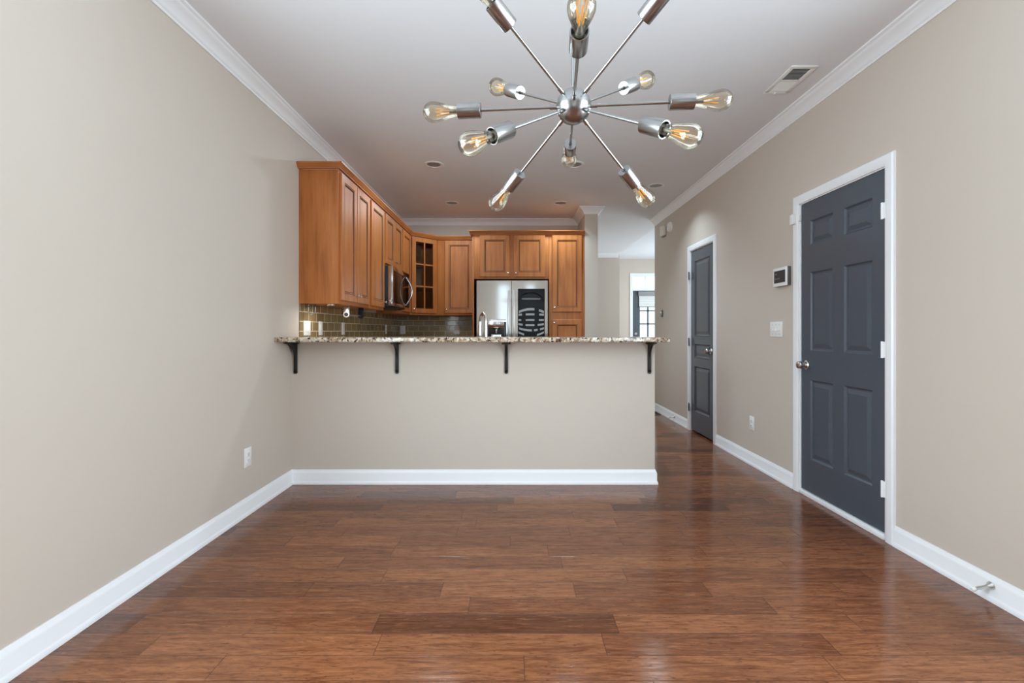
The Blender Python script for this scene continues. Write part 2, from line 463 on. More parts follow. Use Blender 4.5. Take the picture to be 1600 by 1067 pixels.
for o_ in RO:
    rf_.box((o_[0], YR-0.06, rz0), (o_[0]+0.03, YR, rz1)).box((o_[1]-0.03, YR-0.06, rz0), (o_[1], YR, rz1)).box((o_[0]+0.03, YR-0.06, rz1-0.03), (o_[1]-0.03, YR, rz1)).box((o_[0]+0.03, YR-0.06, rz0), (o_[1]-0.03, YR, rz0+0.03))
struct('reflection_window', rf_, M['trim'], 'white frames of the added rear wall openings mirrored in the fridge', 'window')
struct('wall_light_block', MB().box((XR+T+0.01, D1[0]-0.3, 0), (XR+T+0.06, D1[1]+0.3, CH)).box((XR+T+0.01, D2[0]-0.3, 0), (XR+T+0.06, D2[1]+0.3, CH)), M['wall'], 'added light-blocking panels behind the slate doors', 'wall')  # unseen panels added to stop outside light leaking under the doors
def fill_window(name, x_, label):
    w_ = MB(); a_, b_ = x_-0.03, x_+0.03
    for yy in (SW[0]+0.03, (SW[0]+SW[1])/2, SW[1]-0.03): w_.box((a_, yy-0.03, SW[2]), (b_, yy+0.03, SW[3]))
    for zz in (SW[2]+0.03, (SW[2]+SW[3])/2, SW[3]-0.03): w_.box((a_, SW[0], zz-0.025), (b_, SW[1], zz+0.025))
    struct(name, w_, M['trim'], label, 'window')
fill_window('fill_window_1', XL-0.06, 'white frame of the added fill-light window in the left wall behind the viewer')
fill_window('fill_window_2', XR+0.06, 'white frame of the added fill-light window in the right wall behind the viewer')

# bar half wall
struct('wall_bar', MB().box((XL, BARY, 0), (1.05, BARY+0.125, 1.066)), M['wall'], 'taupe half wall under the granite bar', 'wall')

# crown moulding
CROWN = [(0, -0.085), (0.008, -0.085), (0.012, -0.074), (0.018, -0.070), (0.022, -0.060), (0.034, -0.044), (0.050, -0.031), (0.062, -0.024), (0.066, -0.016), (0.074, -0.013), (0.080, -0.010), (0.080, 0.0), (0, 0)]
CPATH = [(XL, YR), (XL, YB), (XS0, YB), (XS0, YS), (XS1, YS), (XS1, YH), (XH-0.03, YH)]
struct('trim_1', MB().sweep(CPATH, CROWN, CH), M['trim'], 'white crown moulding along the left wall and kitchen', 'crown moulding', True)
struct('trim_2', MB().sweep([(XR, YE-0.02), (XR, YR)], CROWN, CH), M['trim'], 'white crown moulding along the right wall', 'crown moulding', True)
# baseboards
BASE = [(0, 0), (0.020, 0), (0.020, 0.012), (0.016, 0.022), (0.013, 0.028), (0.013, 0.082), (0.010, 0.092), (0.006, 0.100), (0.004, 0.108), (0, 0.108)]
BP = [(XL, YR), (XL, BARY), (1.05, BARY), (1.05, BARY+0.125)]
struct('baseboard_left', MB().sweep(BP, BASE, 0, 0, 1), M['trim'], 'white baseboard along the left wall', 'baseboard', True)
struct('baseboard_bar', MB().sweep(BP, BASE, 0, 1, 3), M['trim'], 'white baseboard along the bar half wall', 'baseboard', True)
CW = 0.062
rb = MB()
for (a, b) in ((YE, D2[1]+CW), (D2[0]-CW, D1[1]+CW), (D1[0]-CW, YR)):
    rb.sweep([(XR, a), (XR, b)], BASE)
struct('baseboard_right', rb, M['trim'], 'white baseboard along the right wall between the doors', 'baseboard', True)
struct('baseboard_hall', MB().sweep([(XS1, YS), (XS1, YH), (XH, YH), (XH, YF), (FD[0]-0.06, YF)], BASE), M['trim'], 'white baseboard in the hall', 'baseboard', True)

# ------------------------------------------------------------------ doors in the right wall
CAS = [(0, 0), (0, 0.010), (0.010, 0.016), (0.030, 0.018), (0.052, 0.018), (0.060, 0.012), (CW, 0)]  # (across, proud)
def casing(mb, y0, y1, zt):
    # mitred casing on the room side of the right wall, three legs
    path = [(y0, 0.0), (y0, zt), (y1, zt), (y1, 0.0)]
    dirs = [(-1, 0), (-1, 1), (1, 1), (1, 0)]
    rings = []
    for (py, pz), (dy, dz) in zip(path, dirs):
        rings.append([mb.bm.verts.new((XR-p, py+dy*a, pz+dz*a)) for (a, p) in CAS])
    k = len(CAS)
    for A, B in zip(rings, rings[1:]):
        for j in range(k):
            q = (j+1) % k; mb.bm.faces.new((A[j], A[q], B[q], B[j]))
    mb.bm.faces.new(rings[0]); mb.bm.faces.new(rings[-1][::-1])
    # jamb lining
    mb.box((XR, y0-0.012, 0), (XR+T, y0+0.006, zt)); mb.box((XR, y1-0.006, 0), (XR+T, y1+0.012, zt)); mb.box((XR, y0, zt-0.006), (XR+T, y1, zt+0.012))
    return mb
def knob(parent, base, d, material, name='door_knob', r=0.027, label=None):
    """round knob: rosette, neck, ball; d points into the room"""
    s = r/0.027
    prof = [(0, 0.031*s), (0.004*s, 0.031*s), (0.010*s, 0.026*s), (0.012*s, 0.012*s), (0.028*s, 0.011*s), (0.034*s, 0.018*s), (0.042*s, 0.025*s), (0.052*s, 0.0275*s), (0.060*s, 0.024*s), (0.066*s, 0.014*s), (0.068*s, 0.0)]
    o = MB().lathe(base, d, prof, 24).build(name, material, parent)
    if label: o['label'] = label
    return o

R1 = thing('door_1', (XR, (D1[0]+D1[1])/2, 0), 'slate six-panel door with white casing nearer the viewer', 'door', None, 'structure')
casing(MB(), D1[0], D1[1], D1[2]).build('door_frame', M['trim'], R1)
MB().box((XR-0.014, D1[0]+0.0065, 0), (XR+0.05, D1[1]-0.0065, 0.030), 0.004).build('threshold', M['trim'], R1)
STEPS = [(0.004, -0.002), (0.010, -0.010), (0.016, -0.012), (0.020, -0.012), (0.046, -0.003)]
y0, y1 = D1[0]+0.009, D1[1]-0.009; zb, zt = 0.034, D1[2]-0.010
cols = ((2.640-y0, 2.872-y0), (2.968-y0, 3.200-y0)); rows = ((0.26-zb, 0.81-zb), (1.01-zb, 1.55-zb), (1.735-zb, 1.905-zb))
leaf = MB().panel_slab(lambda u, v, d: (XR+0.004-d, y0+u, zb+v), y1-y0, zt-zb, 0.035, [(c_[0], r_[0], c_[1], r_[1]) for c_ in cols for r_ in rows], STEPS).build('door_leaf', M['door'], R1, False)
knob(R1, (XR+0.004, 3.238, 0.908), (-1, 0, 0), M['nickel'], label='satin nickel door knob')
def hinge(parent, yk, z, material, sgn, label=None, h=0.09):
    mb = MB().cyl((XR-0.0225, yk, z-h/2), (XR-0.0225, yk, z+h/2), 0.0065, 12)
    mb.box((XR-0.0215, min(yk, yk+sgn*0.022), z-h/2+0.002), (XR-0.0185, max(yk, yk+sgn*0.022), z+h/2-0.002))
    for k in (-1, 0, 1): mb.cyl((XR-0.0225, yk, z+k*h*0.2-0.001), (XR-0.0225, yk, z+k*h*0.2+0.001), 0.0072, 12)
    o = mb.build('hinge', material, parent)
    if label: o['label'] = label
for z in (0.283, 1.043, 1.800): hinge(R1, D1[0]+0.003, z, M['trim'], -1, 'white painted hinge')

R2 = thing('door_2', (XR, (D2[0]+D2[1])/2, 0), 'narrow slate three-panel pantry door farther along the wall', 'door', None, 'structure')
casing(MB(), D2[0], D2[1], D2[2]).build('door_frame', M['trim'], R2)
y0, y1 = D2[0]+0.009, D2[1]-0.009; zb, zt = 0.018, D2[2]-0.010
STEPS2 = [(0.005, 0.003), (0.014, -0.006), (0.020, -0.010), (0.026, -0.010), (0.055, -0.002)]
ww = y1-y0
MB().panel_slab(lambda u, v, d: (XR+0.004-d, y0+u, zb+v), ww, zt-zb, 0.035,
    [(0.105, 0.235-zb, ww-0.10, 0.755-zb), (0.105, 0.845-zb, ww-0.10, 1.005-zb), (0.105, 1.085-zb, ww-0.10, 1.935-zb)], STEPS2).build('door_leaf', M['door_gloss'], R2, False)
knob(R2, (XR+0.004, 4.800, 0.934), (-1, 0, 0), M['nickel'], label='satin nickel door knob')
for z in (0.27, 1.02, 1.78): hinge(R2, D2[1]-0.004, z, M['gunmetal'], 1, 'dark metal hinge')

# front door at the end of the foyer
R3 = thing('door_3', ((FD[0]+FD[1])/2, YF, 0), 'dark front door with divided glass seen down the hall', 'door', None, 'structure')
f3 = MB()
f3.box((FD[0]-0.06, YF-0.018, 0), (FD[0]+0.004, YF+0.12, FD[2]-0.01)).box((FD[1]-0.004, YF-0.018, 0), (FD[1]+0.06, YF+0.12, FD[2]-0.01))
f3.box((FD[0]-0.06, YF-0.018, FD[2]-0.01), (FD[1]+0.06, YF-0.0005, FD[2]+0.065)).box((FD[0]+0.004, YF-0.015, 2.070), (FD[1]-0.004, YF+0.12, 2.118)).box((FD[0]+0.004, YF, FD[2]-0.012), (FD[1]-0.004, YF+0.12, FD[2]-0.0005))
for k in (1, 2):
    xx = FD[0]+(FD[1]-FD[0])*k/3; f3.box((xx-0.016, YF+0.02, 2.118), (xx+0.016, YF+0.06, FD[2]-0.012))
f3.build('door_frame', M['trim'], R3, False)
MB().box((FD[0], YF+0.035, 2.10), (FD[1], YF+0.041, FD[2])).build('transom_pane', M['glass'], R3, False)
gx0, gx1, gz0, gz1 = 2.89, 3.455, 0.97, 1.93
lf = MB()
lf.box((FD[0]+0.006, YF+0.01, 0.015), (gx0, YF+0.055, 2.068)).box((gx1, YF+0.01, 0.015), (FD[1]-0.006, YF+0.055, 2.068))
lf.box((gx0, YF+0.01, gz1), (gx1, YF+0.055, 2.068)).box((gx0, YF+0.01, 0.015), (gx1, YF+0.055, gz0))
for xx in (3.078, 3.266): lf.box((xx-0.016, YF+0.015, gz0), (xx+0.016, YF+0.05, gz1))
for zz in (1.307, 1.610): lf.box((gx0, YF+0.015, zz-0.014), (gx1, YF+0.05, zz+0.014))
lf.build('door_leaf', M['door'], R3, False)
MB().box((gx0, YF+0.03, gz0), (gx1, YF+0.034, gz1)).build('glass_pane', M['glass'], R3, False)
MB().lathe((2.795, YF+0.01, 1.075), (0, -1, 0), [(0, 0.034), (0.012, 0.032), (0.016, 0.024), (0.022, 0.020), (0.022, 0)], 20).build('deadbolt', M['nickel'], R3)
knob(R3, (2.795, YF+0.01, 0.93), (0, -1, 0), M['nickel'])
# roman shade on the front door
RS = thing('window_shade', (3.17, YF, 1.70), 'white pleated shade with grey valance hanging on the front door glass', 'shade')
MB().box((2.845, YF-0.05, 1.950), (3.50, YF+0.009, 2.05), 0.006).build('valance', M['fabric_gray'], RS)
sh = MB()
for k in range(4):
    z_ = 1.90-k*0.056
    sh.prism([(2.865, YF-0.004, z_+0.03), (2.865, YF-0.010, z_+0.03), (2.865, YF-0.030, z_-0.020), (2.865, YF-0.014, z_-0.026)], (0, 0, 0), (0.615, 0, 0))
sh.box((2.865, YF-0.012, 1.70), (3.48, YF-0.004, 1.95))
sh.build('pleated_fabric', M['fabric'], RS)
MB().box((2.86, YF-0.03, 1.692), (3.485, YF-0.002, 1.712), 0.004).build('bottom_rail', M['fabric_gray'], RS)

# ------------------------------------------------------------------ bar top and its brackets
tag(MB().box((XL, 3.225, 1.066), (1.080, 3.665, 1.100), 0.006, 3).build('bar_countertop', M['granite']), 'speckled beige granite bar top on the half wall', 'countertop')
BRX = (-1.637, -0.879, -0.062, 1.008)
BRL = ('black iron bracket under the bar top closest to the left wall', 'second black iron bracket from the left wall under the bar top',
       'black iron bracket under the middle of the bar top', 'black iron bracket under the bar top at its open hall end')
for X, lb in zip(BRX, BRL):
    r = thing('shelf_bracket', (X, BARY, 0.825), lb, 'bracket', 'black brackets under the bar top')
    hw = 0.0125
    pr = [(X-hw, BARY, 0.834), (X-hw, BARY-0.010, 0.825), (X-hw, BARY-0.014, 0.834), (X-hw, BARY-0.014, 0.95)]
    ve = MB().box((X-hw, BARY-0.014, 0.837), (X+hw, BARY, 1.060), 0.002)
    ve.lathe((X, BARY, 0.837), (0, -1, 0), [(0, hw), (0.014, hw)], 20)
    ve.build('wall_plate', M['black'], r)
    MB().box((X-hw, 3.330, 1.052), (X+hw, BARY-0.014, 1.066), 0.002).build('support_arm', M['black'], r)
    arc = []
    n_ = 10
    for k in range(n_+1):
        a = math.pi/2*k/n_
        arc.append((BARY-0.014-0.115*(1-math.cos(a)), 0.925+0.127*math.sin(a)))
    br_ = MB()
    inner = [(yy-0.010*math.cos(math.pi/2*k/n_)*1.0, zz+0.0) for k, (yy, zz) in enumerate(arc)]
    poly = [(X-0.008, yy, zz) for yy, zz in arc]+[(X-0.008, BARY-0.014, 1.052)]
    br_.prism(poly, (0, 0, 0), (0.016, 0, 0)).build('brace', M['black'], r)
    mp_ = MB().box((X-0.034, BARY-0.055, 1.046), (X+0.034, BARY-0.020, 1.066), 0.004)
    mp_.build('mounting_plate', M['black'], r)

# ------------------------------------------------------------------ lower kitchen run (mostly hidden by the bar)
BC = thing('base_cabinet', (-1.35, 5.1, 0), 'brown base cabinets under the left kitchen wall behind the bar', 'cabinet')
MB().box((XL+0.002, 3.62, 0.0), (-1.08, 6.05, 0.876)).build('carcass', M['wood'], BC)
tag(MB().box((XL+0.001, 3.607, 0.878), (-1.05, 6.05, 0.912), 0.004).build('kitchen_countertop', M['granite']), 'granite kitchen counter below the olive tile on the left', 'countertop')
SC2 = thing('sink_cabinet', (0.0, 3.93, 0), 'brown sink base cabinet on the kitchen side of the bar', 'cabinet')
MB().box((-1.04, 3.62, 0.0), (1.04, 4.20, 0.876)).build('carcass', M['wood'], SC2)
tag(MB().box((-1.045, 3.607, 0.878), (1.05, 4.23, 0.912), 0.004).build('sink_countertop', M['granite']), 'granite sink counter on the kitchen side of the bar', 'countertop')
FA = thing('faucet', (-0.236, 3.86, 0.912), 'chrome gooseneck faucet rising above the bar top in front of the fridge', 'faucet')
fx, fy_ = -0.236, 3.86
pts = [(fx, fy_, 0.93), (fx, fy_, 1.22)]
for k in range(1, 13):
    a = math.pi*k/12; pts.append((fx-0.030*(1-math.cos(a)), fy_+0.075*(1-math.cos(a)), 1.22+0.072*math.sin(a)))
pts.append((fx-0.060, fy_+0.150, 1.19))
MB().tube(pts, 0.0125, 16).build('spout', M['chrome'], FA)
MB().cyl((fx-0.060, fy_+0.150, 1.195), (fx-0.060, fy_+0.150, 1.105), 0.016, 16, 0.019).build('spray_head', M['chrome'], FA)
MB().lathe((fx, fy_, 0.912), (0, 0, 1), [(0, 0.028), (0.01, 0.028), (0.022, 0.018), (0.06, 0.016)], 20).build('base', M['chrome'], FA)
MB().cyl((fx, fy_, 0.97), (fx+0.07, fy_, 1.0), 0.007, 12).build('handle', M['chrome'], FA)

# ------------------------------------------------------------------ cabinets
UF = -1.365      # front plane of left uppers
UZ0, UZ1 = 1.358, 2.395
CSTEP = [(0.0025, -0.003), (0.006, 0.001), (0.012, -0.001), (0.016, -0.007), (0.021, -0.008), (0.021, -0.008)]
def cab_door(parent, fn, w, h, kn, stile=0.058, glass=False):
    """overlay door with moulded flat panel; kn = (u,v) of the knob"""
    d = MB().panel_slab(fn, w, h, 0.019, [(stile, stile, w-stile, h-stile)], CSTEP, 0.004, (0, 3, 4)).build('door', M['wood'], parent, False)
    d.data.materials.append(M['wood_glaze'])
    if kn: add_knob(d, fn, kn)
    return d
def add_knob(d, fn, kn):
    p0 = Vector(fn(kn[0], kn[1], 0)); p1 = Vector(fn(kn[0], kn[1], 1))
    MB().lathe(p0, p1-p0, [(0, 0.008), (0.003, 0.008), (0.005, 0.005), (0.014, 0.005), (0.018, 0.010), (0.022, 0.0135), (0.027, 0.013), (0.030, 0.008), (0.031, 0)], 18).build('knob', M['chrome'], d)
def left_fn(y0, z0): return lambda u, v, d: (UF+0.0195+d, y0+u, z0+v)
def back_fn(x0, yf, z0): return lambda u, v, d: (x0+u, yf-0.0195-d, z0+v)

GL = 'left wall cabinets'
A = thing('wall_cabinet', (XL, 3.98, UZ0), 'two-door brown wall cabinet with the plain side panel facing the room', 'cabinet')
MB().box((XL+0.001, 3.596, UZ0), (UF, 4.356, UZ1), 0.0015).build('carcass', M['wood'], A)
cab_door(A, left_fn(3.622, 1.385), 0.350, 0.995, (0.325, 0.058))
cab_door(A, left_fn(3.980, 1.385), 0.350, 0.995, (0.025, 0.058))
B = thing('wall_cabinet', (XL, 4.6, UZ0), 'tall single-door brown wall cabinet just before the microwave', 'cabinet')
MB().box((XL+0.001, 4.358, UZ0), (UF, 4.838, UZ1), 0.0015).build('carcass', M['wood'], B)
cab_door(B, left_fn(4.382, 1.385), 0.432, 0.995, (0.408, 0.058))
Cc = thing('wall_cabinet', (XL, 5.22, 1.83), 'short two-door brown cabinet above the microwave', 'cabinet')
MB().box((XL+0.001, 4.840, 1.830), (UF, 5.600, UZ1), 0.0015).build('carcass', M['wood'], Cc)
cab_door(Cc, left_fn(4.864, 1.856), 0.350, 0.524, (0.325, 0.058))
cab_door(Cc, left_fn(5.226, 1.856), 0.350, 0.524, (0.025, 0.058))
Dd = thing('wall_cabinet', (XL, 5.83, UZ0), 'single-door brown wall cabinet between microwave and glass corner cabinet', 'cabinet')
MB().box((XL+0.001, 5.602, UZ0), (UF, 6.058, UZ1), 0.0015).build('carcass', M['wood'], Dd)
cab_door(Dd, left_fn(5.628, 1.385), 0.404, 0.995, (0.025, 0.058))

# diagonal corner cabinet with a divided glass door
P0 = Vector((UF, 6.060)); P1 = Vector((-1.060, 6.365))
G_ = thing('corner_cabinet', (XL, YB, UZ0), 'diagonal brown corner cabinet with a six-pane glass door', 'cabinet')
fl = [(XL+0.002, 6.060), (P0.x, P0.y), (P1.x, P1.y), (-1.060, YB-0.002), (XL+0.002, YB-0.002)]
hz = MB()
for z0_, z1_ in ((UZ0, UZ0+0.02), (UZ1-0.02, UZ1)):
    hz.prism([(p[0], p[1], z0_) for p in fl], (0, 0, 0), (0, 0, z1_-z0_))
hz.box((XL+0.002, 6.061, UZ0+0.02), (P0.x-0.004, 6.073, UZ1-0.02)).box((-1.073, P1.y+0.004, UZ0+0.02), (-1.061, YB-0.002, UZ1-0.02))
hz.box((XL+0.002, 6.06, UZ0+0.02), (XL+0.008, YB-0.002, UZ1-0.02)).box((XL+0.008, YB-0.008, UZ0+0.02), (-1.061, YB-0.002, UZ1-0.02))
hz.build('carcass', M['wood'], G_, False)
dirv = (P1-P0).normalized(); nv = Vector((dirv.y, -dirv.x)); L = (P1-P0).length
def diag(u, v, d): return (P0.x+dirv.x*u+nv.x*d, P0.y+dirv.y*u+nv.y*d, v)
def dbox(mb, u0, u1, v0, v1, d0, d1):
    pts_ = [diag(u0, v0, d0), diag(u1, v0, d0), diag(u1, v0, d1), diag(u0, v0, d1)]
    mb.prism(pts_, (0, 0, 0), (0, 0, v1-v0)); return mb
ff = MB()
dbox(ff, 0.004, 0.026, UZ0+0.021, UZ1-0.021, -0.018, 0); dbox(ff, L-0.026, L-0.004, UZ0+0.021, UZ1-0.021, -0.018, 0)
ff.build('face_frame', M['wood'], G_, False)
gd = MB(); u0, u1, v0, v1, st = 0.022, L-0.022, 1.385, 2.38, 0.058
dbox(gd, u0, u0+st, v0, v1, 0.0005, 0.0195); dbox(gd, u1-st, u1, v0, v1, 0.0005, 0.0195)
dbox(gd, u0+st, u1-st, v0, v0+st, 0.0005, 0.0195); dbox(gd, u0+st, u1-st, v1-st, v1, 0.0005, 0.0195)
um = (u0+u1)/2
dbox(gd, um-0.009, um+0.009, v0+st, v1-st, 0.004, 0.017)
for k in (1, 2):
    zz = v0+st+(v1-v0-2*st)*k/3; dbox(gd, u0+st, u1-st, zz-0.009, zz+0.009, 0.004, 0.017)
gdo = gd.build('door', M['wood'], G_, False)
pn = MB(); dbox(pn, u0+st-0.004, u1-st+0.004, v0+st-0.004, v1-st+0.004, 0.0075, 0.0105); pn.build('glass_pane', M['cab_glass'], gdo, False)
add_knob(gdo, lambda u, v, d: diag(u, v, 0.0195+d), (u0+0.025, v0+0.05))
for k in (1, 2):
    zz = UZ0+0.02+(UZ1-UZ0-0.04)*k/3
    s_ = MB(); s_.prism([(XL+0.009, 6.075, zz), (P0.x-0.02, 6.085, zz), (-1.085, P1.y+0.015, zz), (-1.078, YB-0.009, zz), (XL+0.009, YB-0.009, zz)], (0, 0, 0), (0, 0, 0.016))
    s_.build('shelf', M['wood_dark'], G_, False)

E_ = thing('wall_cabinet', (-0.80, YB, UZ0), 'single-door brown wall cabinet beside the fridge surround', 'cabinet')
MB().box((-1.058, 6.365, UZ0), (-0.546, YB-0.001, UZ1), 0.0015).build('carcass', M['wood'], E_)
cab_door(E_, back_fn(-0.955, 6.365, 1.388), 0.392, 0.992, (0.026, 0.05))

FY = 6.03     # front plane of fridge surround
F_ = thing('fridge_cabinet', (-0.04, YB, 1.82), 'brown two-door cabinet above the fridge', 'cabinet')
MB().box((-0.524, FY, 1.820), (0.444, YB-0.001, UZ1), 0.0015).build('carcass', M['wood'], F_)
MB().box((-0.545, FY, 0.0), (-0.526, YB-0.001, UZ1), 0.0015).build('side_panel', M['wood'], F_)
cab_door(F_, back_fn(-0.453, FY, 1.845), 0.392, 0.540, (0.370, 0.05))
cab_door(F_, back_fn(-0.010, FY, 1.845), 0.406, 0.540, (0.028, 0.05))
Pn = thing('pantry_cabinet', (0.68, YB, 0), 'tall brown pantry cabinet to the right of the fridge', 'cabinet')
MB().box((0.446, FY, 0.0), (0.908, YB-0.001, UZ1), 0.0015).build('carcass', M['wood'], Pn)
cab_door(Pn, back_fn(0.487, FY, 1.392), 0.385, 0.993, (0.026, 0.055))
cab_door(Pn, back_fn(0.487, FY, 0.12), 0.385, 1.172, (0.026, 1.13))
# cabinet crowns
CC = [(0.001, 0.0), (0.022, 0.0), (0.024, 0.008), (0.030, 0.012), (0.036, 0.026), (0.046, 0.036), (0.046, 0.046), (0.001, 0.046)]
CP1 = [(XL+0.002, 3.596), (UF, 3.596), (UF, 4.357), (UF, 4.839), (UF, 5.601), (UF, 6.060), (-1.060, 6.365), (-0.592, 6.365)]
for root, i0, i1 in ((A, 0, 2), (B, 2, 3), (Cc, 3, 4), (Dd, 4, 5), (G_, 5, 6), (E_, 6, 7)):
    MB().sweep(CP1, CC, UZ1+0.001, i0, i1).build('crown', M['wood_h'], root)
CP2 = [(-0.545, 6.62), (-0.545, FY), (0.445, FY), (0.9085, FY)]
MB().sweep(CP2, CC, UZ1+0.001, 0, 2).build('crown', M['wood_h'], F_)
MB().sweep(CP2, CC, UZ1+0.001, 2, 3).build('crown', M['wood_h'], Pn)

# ------------------------------------------------------------------ tile backsplash
tag(MB().box((XL+0.0005, 3.600, 0.914), (XL+0.008, YB-0.009, UZ0-0.001)).build('tile_backsplash', M['tile_y']), 'olive glass subway tile backsplash on the left kitchen wall', 'backsplash')
tag(MB().box((XL+0.0085, YB-0.008, 0.914), (-0.548, YB-0.0005, UZ0-0.001)).build('tile_backsplash', M['tile_x']), 'olive glass subway tile backsplash on the back kitchen wall', 'backsplash')

# ------------------------------------------------------------------ microwave
MW = thing('microwave', (XL, 5.22, 1.40), 'black and steel microwave hung under the short cabinet', 'microwave')
MB().box((XL+0.012, 4.846, 1.400), (-1.322, 5.594, 1.826), 0.004).build('housing', M['black'], MW)
dr = MB()
dr.box((-1.321, 4.846, 1.412), (-1.270, 4.900, 1.826), 0.004).box((-1.321, 4.900, 1.412), (-1.270, 5.594, 1.440), 0.002).box((-1.321, 4.900, 1.775), (-1.270, 5.594, 1.826), 0.002)
md = dr.build('door', M['steel'], MW)
MB().box((-1.320, 4.902, 1.442), (-1.274, 5.592, 1.773), 0.002).build('glass_front', M['black_gloss'], md)
hp = []
for k in range(17):
    a = k/16; s = math.sin(math.pi*a); hp.append((-1.272+0.072*s, 5.44, 1.445+0.325*a))
MB().tube(hp, 0.011, 12).build('handle', M['chrome'], MW)
MB().box((-1.60, 4.90, 1.392), (-1.35, 5.54, 1.401)).build('vent_grille', M['black'], MW)

# ------------------------------------------------------------------ refrigerator
RF = thing('refrigerator', (-0.03, 6.3, 0), 'stainless french-door fridge with a dark glass panel and water dispenser', 'refrigerator')
RX0, RX1, RY = -0.485, 0.425, 5.95
MB().box((RX0+0.01, RY+0.075, 0.02), (RX1-0.01, 6.62, 1.785), 0.004).build('body', M['black'], RF)
# left door with dispenser recess
dx0, dx1 = RX0, -0.045
disp = (-0.344, -0.115, 0.90, 1.190)
ld = MB()
ld.box((dx0, RY, 0.72), (disp[0], RY+0.07, 1.790)); ld.box((disp[1], RY, 0.72), (dx1, RY+0.07, 1.790))
ld.box((disp[0], RY, disp[3]), (disp[1], RY+0.07, 1.790)); ld.box((disp[0], RY, 0.72), (disp[1], RY+0.07, disp[2])); ld.box((disp[0], RY+0.058, disp[2]), (disp[1], RY+0.07, disp[3]))
ldo = ld.build('door', M['steel'], RF, False)
dp = MB().box((disp[0]-0.006, RY-0.010, disp[3]-0.002), (disp[1]+0.004, RY+0.0, 1.292), 0.004); dpo = dp.build('dispenser_panel', M['chrome'], RF)
MB().box((disp[0]+0.001, RY+0.045, disp[2]+0.001), (disp[1]-0.001, RY+0.057, disp[3]-0.003)).build('dispenser_recess', M['black_gloss'], RF)
nz = MB().cyl((-0.235, RY+0.02, 1.188), (-0.235, RY+0.02, 1.165), 0.055, 20, 0.035).cyl((-0.235, RY+0.02, 1.165), (-0.235, RY+0.015, 1.115), 0.018, 16, 0.012)
nz.box((-0.30, RY+0.005, 0.99), (-0.17, RY+0.012, 1.10), 0.006)
nz.build('dispenser_nozzle', M['chrome'], RF)
MB().box((-0.135, RY-0.012, 0.90), (-0.108, RY-0.0105+0.002, 1.262), 0.001).build('display_strip', M['black_gloss'], RF)
# right door: steel frame around the glass window
wx0, wx1, wz0, wz1 = 0.042, 0.386, 0.90, 1.685
ex0, ex1 = -0.037, RX1
rd = MB()
rd.box((ex0, RY, 0.72), (wx0, RY+0.07, 1.790)); rd.box((wx1, RY, 0.72), (ex1, RY+0.07, 1.790))
rd.box((wx0, RY, wz1), (wx1, RY+0.07, 1.790)); rd.box((wx0, RY, 0.72), (wx1, RY+0.07, wz0))
rd.box((wx0, RY+0.069, wz0), (wx1, RY+0.07, wz1))
rdo = rd.build('door', M['steel'], RF, False)
MB().box((wx0, RY+0.060, wz0), (wx1, RY+0.068, wz1)).build('window_lining', M['black'], rdo, False)
MB().box((wx0+0.0005, RY+0.003, wz0+0.0005), (wx1-0.0005, RY+0.006, wz1-0.0005)).build('glass_pane', M['dark_glass'], rdo, False)
# window reflections built as solid shapes behind the glass: curved white stripes, dark arch
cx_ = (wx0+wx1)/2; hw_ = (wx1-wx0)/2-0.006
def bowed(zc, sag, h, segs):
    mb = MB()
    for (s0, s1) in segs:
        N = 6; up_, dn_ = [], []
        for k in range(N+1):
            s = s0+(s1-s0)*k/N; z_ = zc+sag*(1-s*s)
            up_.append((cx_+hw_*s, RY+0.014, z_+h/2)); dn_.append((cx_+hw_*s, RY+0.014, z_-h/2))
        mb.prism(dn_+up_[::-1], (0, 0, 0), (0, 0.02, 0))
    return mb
STRIPES = [(1.385, 0.040, 0.030, ((-0.95, 0.25), (0.60, 0.98))), (1.352, 0.006, 0.026, ((-0.98, -0.72), (-0.42, 0.25), (0.62, 0.98))),
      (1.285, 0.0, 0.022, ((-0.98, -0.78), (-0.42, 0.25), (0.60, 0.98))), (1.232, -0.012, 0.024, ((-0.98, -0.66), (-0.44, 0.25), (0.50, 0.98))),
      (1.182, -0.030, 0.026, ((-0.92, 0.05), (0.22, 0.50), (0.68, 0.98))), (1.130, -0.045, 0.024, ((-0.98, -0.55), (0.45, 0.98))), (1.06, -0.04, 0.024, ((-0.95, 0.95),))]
for (zc, sg, hh, sgs) in STRIPES:
    for sg1 in sgs: bowed(zc, sg, hh, (sg1,)).build('reflected_stripe', M['white_plastic'], rdo)
arc_ = [(cx_+hw_*math.sin(a)*0.98, RY+0.04, 1.53+0.11*math.cos(a)) for a in [(-1.5+3.0*k/16) for k in range(17)]]
MB().tube(arc_, 0.008, 8).build('reflected_arch', M['black'], rdo)
MB().box((cx_-0.12, RY+0.035, 1.545), (cx_+0.12, RY+0.05, 1.570), 0.004).build('reflected_rail', M['steel_gray'], rdo)
MB().box((RX0, RY, 0.04), (RX1, RY+0.07, 0.71), 0.006).build('freezer_drawer', M['steel'], RF)
for hx in (-0.075, -0.006):
    MB().box((hx-0.012, RY-0.052, 0.80), (hx+0.012, RY-0.034, 1.665), 0.006).box((hx-0.01, RY-0.036, 0.83), (hx+0.01, RY-0.0005, 0.87)).box((hx-0.01, RY-0.036, 1.59), (hx+0.01, RY-0.0005, 1.63)).build('handle', M['nickel'], RF)

